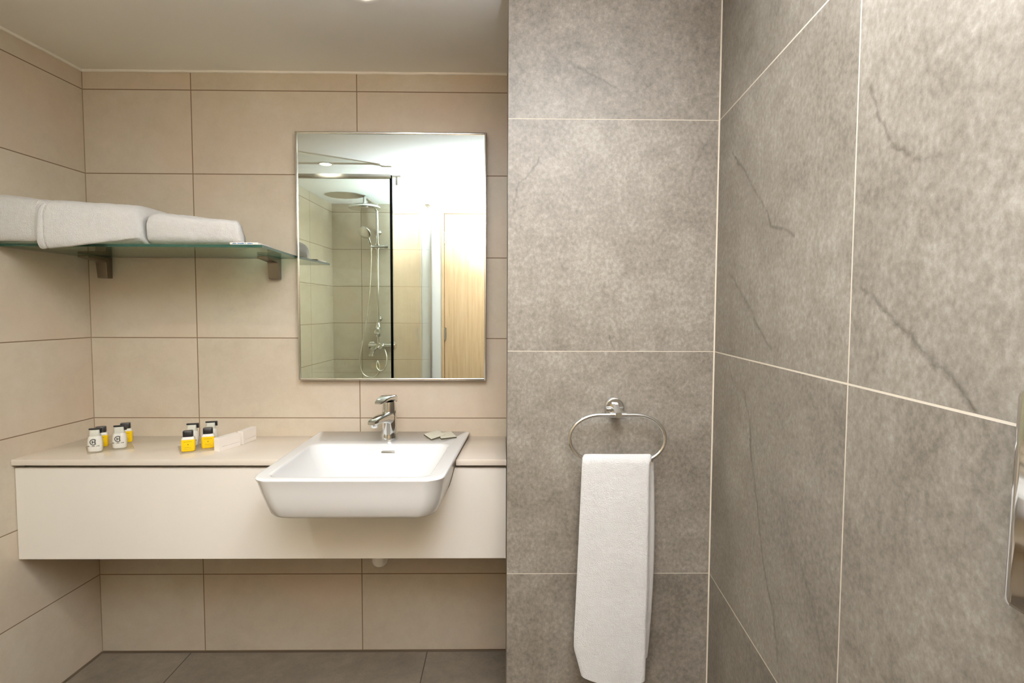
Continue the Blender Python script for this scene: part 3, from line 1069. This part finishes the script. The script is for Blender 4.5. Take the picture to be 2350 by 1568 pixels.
M['frost'] = plain('frosted_collar', lin((206, 204, 190)), 0.25)

RZ = math.radians(24)
y0 = yellow_bottle((0.1475, -0.174, TB), RZ, 'yellow black-capped bottle behind the white pump bottle nearest the left wall')
copy_thing(y0, (0.1875, -0.108, TB), RZ, 'yellow black-capped bottle at the back right of the left-hand tray')
copy_thing(y0, (0.4795, -0.238, TB), RZ, 'yellow black-capped bottle at the front left of the tray beside the cartons')
copy_thing(y0, (0.5215, -0.192, TB), RZ, 'yellow black-capped bottle partly behind the front white carton')
p0 = pump_bottle((0.1765, -0.243, TB), math.radians(18), 'white monogrammed pump bottle front left on the left-hand tray')
copy_thing(p0, (0.2250, -0.196, TB), math.radians(18), 'white monogrammed pump bottle front right on the left-hand tray')
copy_thing(p0, (0.4500, -0.160, TB), math.radians(18), 'white pump bottle behind the front left yellow bottle of the tray by the cartons')
copy_thing(p0, (0.4950, -0.122, TB), math.radians(18), 'white pump bottle at the back right of the tray by the cartons')

def carton(loc, rz, sx, sy, h, label, lean=0.0):
    t = thing('soap_carton', label, 'carton', loc, rz, 'white cartons beside the toiletry tray')
    bm = bmesh.new()
    box(bm, -sx / 2, sx / 2, -sy / 2, sy / 2, 0, h, 0.0007, 1)
    obj('carton_body', bm, 'paper', t, 30, world=False)
    bm = bmesh.new()
    random.seed(int(sx * 1e4))
    x = -sx / 2 + 0.012
    while x < sx / 2 - 0.006:
        box(bm, x, x + 0.002, -sy / 2 - 0.0004, -sy / 2 + 0.0002, 0.014, 0.0155)
        x += random.choice((0.0028, 0.0028, 0.0045))
    obj('printing', bm, 'pale_ink', t, world=False)
    return t
carton((0.5880, -0.1950, CT + 0.0004), math.radians(72), 0.094, 0.022, 0.046, 'white carton standing by the yellow bottle, nearer the counter front')
carton((0.6105, -0.0960, CT + 0.0004), math.radians(83), 0.084, 0.020, 0.047, 'white carton standing behind the other, near the back wall')

# ------------------------------------------------------------------ towel ring and hand towel
RC = Vector((1.8215, PY, 1.057))
ringt = thing('towel_ring', 'chrome oval towel ring fixed to the grey tiled pier', 'towel ring', (1.8215, PY - 0.001, 1.03))
bm = bmesh.new()
lathe(bm, [(0.0262, 0.001), (0.0262, 0.010), (0.0240, 0.013), (0.0225, 0.0135), (0.0215, 0.012), (0.002, 0.012)], RC, 36, (0, -1, 0))
obj('mounting_plate', bm, 'chrome', ringt, 35)
RY = PY - 0.055
bm = bmesh.new()
rg = []
for y, zz, hw, hh in ((PY - 0.010, RC.z + 0.002, 0.0095, 0.012), (PY - 0.030, RC.z - 0.003, 0.0085, 0.011), (PY - 0.050, RC.z - 0.010, 0.0085, 0.0085), (PY - 0.064, RC.z - 0.012, 0.008, 0.0070)):
    rg.append([Vector((RC.x + p[0], y, zz + p[1])) for p in rrect(-hw, hw, -hh, hh, 0.003, 3)])
loft(bm, rg)
tube(bm, [(RC.x - 0.021, RY, RC.z - 0.0125), (RC.x + 0.021, RY, RC.z - 0.0125)], 0.0072, 14)
obj('arm', bm, 'chrome', ringt, 35)
bm = bmesh.new()
zt, zb = RC.z - 0.0125, 0.9215
hx, rr = 0.1225, (zt - zb) / 2
pts = []
cz = (zt + zb) / 2
ex = 0.078
for i in range(25):
    a_ = PI / 2 - PI * i / 24
    pts.append((RC.x - 0.0005 + (hx - ex) + ex * math.cos(a_), RY, cz + rr * math.sin(a_)))
for i in range(25):
    a_ = -PI / 2 - PI * i / 24
    pts.append((RC.x - 0.0005 - (hx - ex) + ex * math.cos(a_), RY, cz + rr * math.sin(a_)))
tube(bm, pts, 0.0052, 12, closed=True)
obj('ring', bm, 'chrome', ringt, 60)

# towel folded over the ring
def hand_towel():
    bm = bmesh.new()
    th = 0.013
    path = []                                   # (y, z, thickness direction)
    zr = zb
    yb, yf = RY + 0.0135, RY - 0.0135
    back_end, front_end = 0.392, 0.354
    n1 = 46
    for i in range(n1 + 1):
        z = back_end + (zr - back_end) * i / n1
        path.append((yb + 0.004 * (1 - i / n1), z, 0, 1 - i / n1))
    for i in range(1, 12):
        a_ = PI * i / 12
        path.append((RY + 0.0135 * math.cos(a_), zr + 0.0150 * math.sin(a_), a_, 0))
    for i in range(n1 + 1):
        z = zr + (front_end - zr) * i / n1
        path.append((yf - 0.003 * math.sin(i / n1 * PI), z, PI, i / n1))
    nw = 34
    front_edge = {}
    L = len(path)
    grid = []
    for s, (y, z, a_, fall) in enumerate(path):
        d = Vector((path[min(s + 1, L - 1)][0] - path[max(s - 1, 0)][0], path[min(s + 1, L - 1)][1] - path[max(s - 1, 0)][1]))
        d.normalize()
        nrm = Vector((0, -d.y, d.x))            # points away from the ring
        if s <= n1:                             # back layer, peeks out on the right
            xl, xr = 1.735, 1.9185 + 0.009 * math.sin(PI * fall) - 0.006 * fall
        else:
            k = fall
            xl = 1.7285 - 0.016 * min(1, k * 1.25) + 0.020 * max(0, k - 0.86) / 0.14
            xr = 1.9020 - 0.002 * k - 0.006 * max(0, k - 0.6)
            if s <= n1 + 11:
                m_ = (s - n1) / 12
                xl = 1.735 + (1.7285 - 1.735) * m_
                xr = 1.9185 + (1.9020 - 1.9185) * m_
        row_o, row_i = [], []
        for k in range(nw + 1):
            u = k / nw
            x = xl + (xr - xl) * u
            ed = min(1.0, min(u, 1 - u) / 0.045)
            h = th / 2 * math.sqrt(max(0.02, 1 - (1 - ed) ** 2))
            zz = z
            if fall > 0.80 and s > n1:
                zz -= (0.020 * math.sin(u * 3.6 - 0.55) + 0.004 * noise.noise((u * 6, 3, 0))) * (fall - 0.80) / 0.20
            c0 = Vector((x, y, zz))
            fold = 0.0022 * math.sin(u * 9 + 0.8) * fall
            wob = noise.noise(Vector((x * 22, zz * 9, 2.0 + s * 0.0))) * 0.0028 * (0.3 + fall)
            c0 += nrm * (wob + fold)
            j1 = noise.noise(Vector((x * 190, zz * 190, y * 100))) * 0.0013
            row_o.append(c0 + nrm * (h + j1))
            row_i.append(c0 - nrm * h)
        grid.append(row_o + row_i[::-1])
    loft(bm, grid)
    return obj('hand_towel', bm, 'terry', None, 70)
tag(hand_towel(), 'white hand towel folded over the towel ring', 'towel')

# ------------------------------------------------------------------ polished box at the right edge
def rx(y):
    return PX1 + RS * (y - PY) - 0.0005
ph = thing('tissue_dispenser', 'polished steel wall dispenser on the right wall, cut off by the photo edge', 'dispenser', (1.985, -1.70, 1.03))
bm = bmesh.new()
HY0, HY1, HZ0, HZ1 = -1.86, -1.618, 1.044, 1.241
rg = []
for d, ins in ((0.0, 0.0), (0.85, 0.0), (0.95, 0.0015), (1.0, 0.005)):
    ring = []
    for p in rrect(HY0 + ins, HY1 - ins, HZ0 + ins, HZ1 - ins, 0.006, 4):
        t_ = (p[1] - HZ0) / (HZ1 - HZ0)
        dep = (0.0245 - 0.0040 * t_) * d
        ring.append(Vector((rx(p[0]) - dep, p[0], p[1])))
    rg.append(ring)
loft(bm, rg)
obj('cover', bm, 'polished', ph, 30)
bm = bmesh.new()
yy = (HY0 + HY1) / 2
rg = []
for d in (0.0, 0.0016):
    rg.append([Vector((rx(p[0]) - 0.0222 - d, p[0], p[1])) for p in rrect(yy - 0.055, yy + 0.055, 1.118, 1.150, 0.015, 6)])
loft(bm, rg)
so = obj('slot', bm, 'overflow', ph, 30)
so['label'] = 'dark pull-out slot'

# ------------------------------------------------------------------ ceiling downlights
def downlight(x, y, r0, r1, label):
    t = thing('downlight', label, 'light', (x, y, CEIL - 0.006), 0, 'recessed ceiling downlights')
    bm = bmesh.new()
    prof = [(r0, 0.0055), (r0 + 0.001, 0.0030), (r0 + 0.006, 0.0008), (r1 - 0.003, 0.0018), (r1, 0.0058)]
    loft(bm, [circle((0, 0, h), r, 44) for r, h in prof] + [circle((0, 0, 0.0058), r0, 44)], False, False)
    obj('trim_ring', bm, 'ceiling', t, 40, world=False)
    bm = bmesh.new()
    lathe(bm, [(r0 - 0.0004, 0.0050), (r0 - 0.0004, 0.0056)], (0, 0, 0), 36)
    s_ = obj('lamp_lens', bm, 'lamp', t, 40, world=False)
    s_['label'] = 'glowing lamp lens'
    return t
downlight(1.146, -0.515, 0.027, 0.050, 'recessed ceiling downlight over the washbasin at the top edge')
downlight(1.60, -1.352, 0.034, 0.044, 'ceiling downlight in front of the grey pier, above the frame')
downlight(0.472, -1.352, 0.034, 0.044, 'lit recessed downlight seen in the mirror, by the shower glass')

# ------------------------------------------------------------------ shower (seen in the mirror)
GY = -1.392                                      # front screen plane
GX = 0.848
lwf = lambda y: 0.128 + (0.063 - 0.128) * (y - YF) / (-0.78 - YF)
scr = thing('shower_screen', 'fixed glass shower screen with grey top rail, seen in the mirror', 'shower screen', (0.47, GY, 0.0))
bm = bmesh.new()
box(bm, lwf(GY) + 0.004, GX - 0.006, GY - 0.004, GY + 0.004, 0.004, 2.098)
obj('glass_pane', bm, 'glass', scr)
bm = bmesh.new()
box(bm, lwf(GY) + 0.002, GX + 0.002, GY - 0.010, GY + 0.010, 2.098, 2.124, 0.002)
obj('top_rail', bm, 'satin', scr, 40)
bm = bmesh.new()
box(bm, GX - 0.006, GX + 0.0075, GY - 0.006, GY + 0.009, 0.004, 2.118, 0.001)
sl = obj('edge_seal', bm, 'seal', scr, 40)
sl['label'] = 'black vertical edge seal'

side = thing('shower_side_panel', 'glass shower side panel with wall profile beside the door, seen in the mirror', 'shower screen', (0.89, -2.0, 0.0))
A2 = Vector((0.857, -1.404, 0)); B2 = Vector((0.928, YF + 0.022, 0))
dd = (B2 - A2).normalized(); nn = Vector((-dd.y, dd.x, 0))
def strip(bm, a, b, hw, z0, z1):
    q = [a - nn * hw, b - nn * hw, b + nn * hw, a + nn * hw]
    prism(bm, [(p.x, p.y) for p in q], z0, z1)
bm = bmesh.new()
strip(bm, A2, B2, 0.004, 0.006, 2.118)
obj('glass_pane', bm, 'glass', side)
bm = bmesh.new()
strip(bm, B2 - dd * 0.004, B2 + dd * 0.0200, 0.011, 0.0, 2.150)
obj('wall_profile', bm, 'satin', side)
bm = bmesh.new()
box(bm, 0.846, 0.900, -1.450, -1.428, 2.119, 2.127)
box(bm, 0.868, 0.880, -1.446, -1.432, 2.070, 2.119)
obj('corner_clamp', bm, 'satin', side)

SXC = 0.507
col_ = thing('shower_column', 'chrome shower column with round rain head on the shower wall, seen in the mirror', 'shower', (SXC, YF + 0.03, 0.98))
PYY = YF + 0.055
bm = bmesh.new()
rpts = [(SXC, PYY, 1.185), (SXC, PYY, 2.085), (SXC - 0.002, PYY + 0.010, 2.128), (SXC - 0.006, PYY + 0.04, 2.148), (SXC - 0.015, PYY + 0.16, 2.158), (SXC - 0.022, PYY + 0.27, 2.160), (SXC - 0.024, PYY + 0.30, 2.150), (SXC - 0.024, PYY + 0.312, 2.120), (SXC - 0.024, PYY + 0.312, 2.096)]
tube(bm, spline(rpts, 6), 0.0115, 14)
obj('riser_pipe', bm, 'chrome', col_, 50)
bm = bmesh.new()
for z in (1.24, 1.94):
    tube(bm, [(SXC, YF + 0.002, z), (SXC, PYY, z)], 0.010, 12)
    lathe(bm, [(0.022, 0.0), (0.022, 0.006), (0.012, 0.010)], (SXC, YF + 0.001, z), 20, (0, 1, 0))
obj('wall_mount', bm, 'chrome', col_, 40)
bm = bmesh.new()
lathe(bm, [(0.020, 0.030), (0.024, 0.020), (0.100, 0.012), (0.116, 0.004), (0.118, -0.006), (0.112, -0.012), (0.110, -0.0125)], (SXC - 0.024, PYY + 0.312, 2.080), 44)
obj('rain_head', bm, 'chrome', col_, 40)
bm = bmesh.new()
tube(bm, [(SXC + 0.075, PYY + 0.004, 1.823), (SXC - 0.055, PYY + 0.020, 1.818)], 0.0125, 14)
lathe(bm, [(0.022, -0.02), (0.022, 0.02)], (SXC, PYY, 1.822), 20)
lathe(bm, [(0.017, 0.0), (0.017, 0.028)], (SXC + 0.060, PYY + 0.006, 1.823), 18, (1, 0, 0))
obj('slider_holder', bm, 'chrome', col_, 40)
bm = bmesh.new()
lathe(bm, [(0.020, -0.055), (0.024, -0.04), (0.024, 0.02), (0.018, 0.045), (0.014, 0.06)], (SXC, PYY, 1.15), 22)
lathe(bm, [(0.026, 0.0), (0.026, 0.035), (0.020, 0.045), (0.004, 0.047)], (SXC, PYY + 0.012, 1.14), 22, (0, 1, 0))
obj('diverter', bm, 'chrome', col_, 40)
bm = bmesh.new()
tube(bm, [(SXC - 0.070, PYY + 0.005, 1.020), (SXC + 0.118, PYY + 0.005, 1.020)], 0.026, 18)
for xx in (SXC - 0.060, SXC + 0.108):
    tube(bm, [(xx, YF + 0.002, 1.020), (xx, PYY + 0.004, 1.020)], 0.016, 14)
    lathe(bm, [(0.034, 0.0), (0.034, 0.008), (0.018, 0.016)], (xx, YF + 0.001, 1.020), 24, (0, 1, 0))
tube(bm, [(SXC, PYY, 1.10), (SXC, PYY, 1.03)], 0.009, 12)
obj('mixer_body', bm, 'chrome', col_, 40)
bm = bmesh.new()
lathe(bm, [(0.030, 0.0), (0.030, 0.030), (0.024, 0.042), (0.004, 0.044)], (SXC + 0.02, PYY + 0.028, 1.020), 24, (0, 1, 0))
tube(bm, [(SXC + 0.02, PYY + 0.060, 1.022), (SXC + 0.02, PYY + 0.115, 1.008)], [0.009, 0.006], 12)
obj('mixer_lever', bm, 'chrome', col_, 40)
bm = bmesh.new()
rg = []
for s, (y, z, hw, hh) in enumerate(((PYY + 0.01, 1.0, 0.022, 0.014), (PYY + 0.05, 0.985, 0.021, 0.012), (PYY + 0.11, 0.955, 0.018, 0.010))):
    rg.append([Vector((SXC - 0.035 + p[0], y, z + p[1])) for p in rrect(-hw, hw, -hh, hh, 0.006, 4)])
loft(bm, rg)
obj('tub_spout', bm, 'chrome', col_, 40)

bm = bmesh.new()
tube(bm, spline([(SXC - 0.047, PYY + 0.016, 1.795), (SXC - 0.052, PYY + 0.030, 1.845), (SXC - 0.066, PYY + 0.062, 1.905), (SXC - 0.074, PYY + 0.085, 1.925)], 6), [0.0105] * 6 + [0.0125] * 6 + [0.0145] * 7, 14)
hs = obj('hand_shower', bm, 'chrome', col_, 40)
bm = bmesh.new()
hd = Vector((-0.25, 0.75, -0.62)).normalized()
lathe(bm, [(0.018, -0.022), (0.040, -0.012), (0.052, 0.0), (0.052, 0.010), (0.046, 0.014), (0.004, 0.014)], Vector((SXC - 0.078, PYY + 0.092, 1.925)), 30, hd)
obj('spray_head', bm, 'chrome', hs, 40)
bm = bmesh.new()
hp = [(SXC - 0.047, PYY + 0.016, 1.795), (SXC - 0.048, PYY + 0.018, 1.70), (SXC - 0.060, PYY + 0.03, 1.45), (SXC - 0.088, PYY + 0.045, 1.20),
      (SXC - 0.125, PYY + 0.06, 0.99), (SXC - 0.134, PYY + 0.065, 0.88), (SXC - 0.110, PYY + 0.065, 0.80), (SXC - 0.045, PYY + 0.06, 0.768),
      (SXC + 0.006, PYY + 0.05, 0.80), (SXC + 0.016, PYY + 0.045, 0.855), (SXC + 0.002, PYY + 0.04, 0.90), (SXC - 0.004, PYY + 0.055, 0.86), (SXC + 0.018, PYY + 0.06, 0.825),
      (SXC + 0.052, PYY + 0.055, 0.83), (SXC + 0.075, PYY + 0.045, 0.88), (SXC + 0.072, PYY + 0.030, 0.94), (SXC + 0.055, PYY + 0.010, 0.992)]
tube(bm, spline(hp, 8), 0.0055, 10)
M['hose'] = plain('pale_braided_hose', (0.72, 0.68, 0.58), 0.25, 0.8, var=0.1, scale=300)
obj('hose', bm, 'hose', col_, 60)
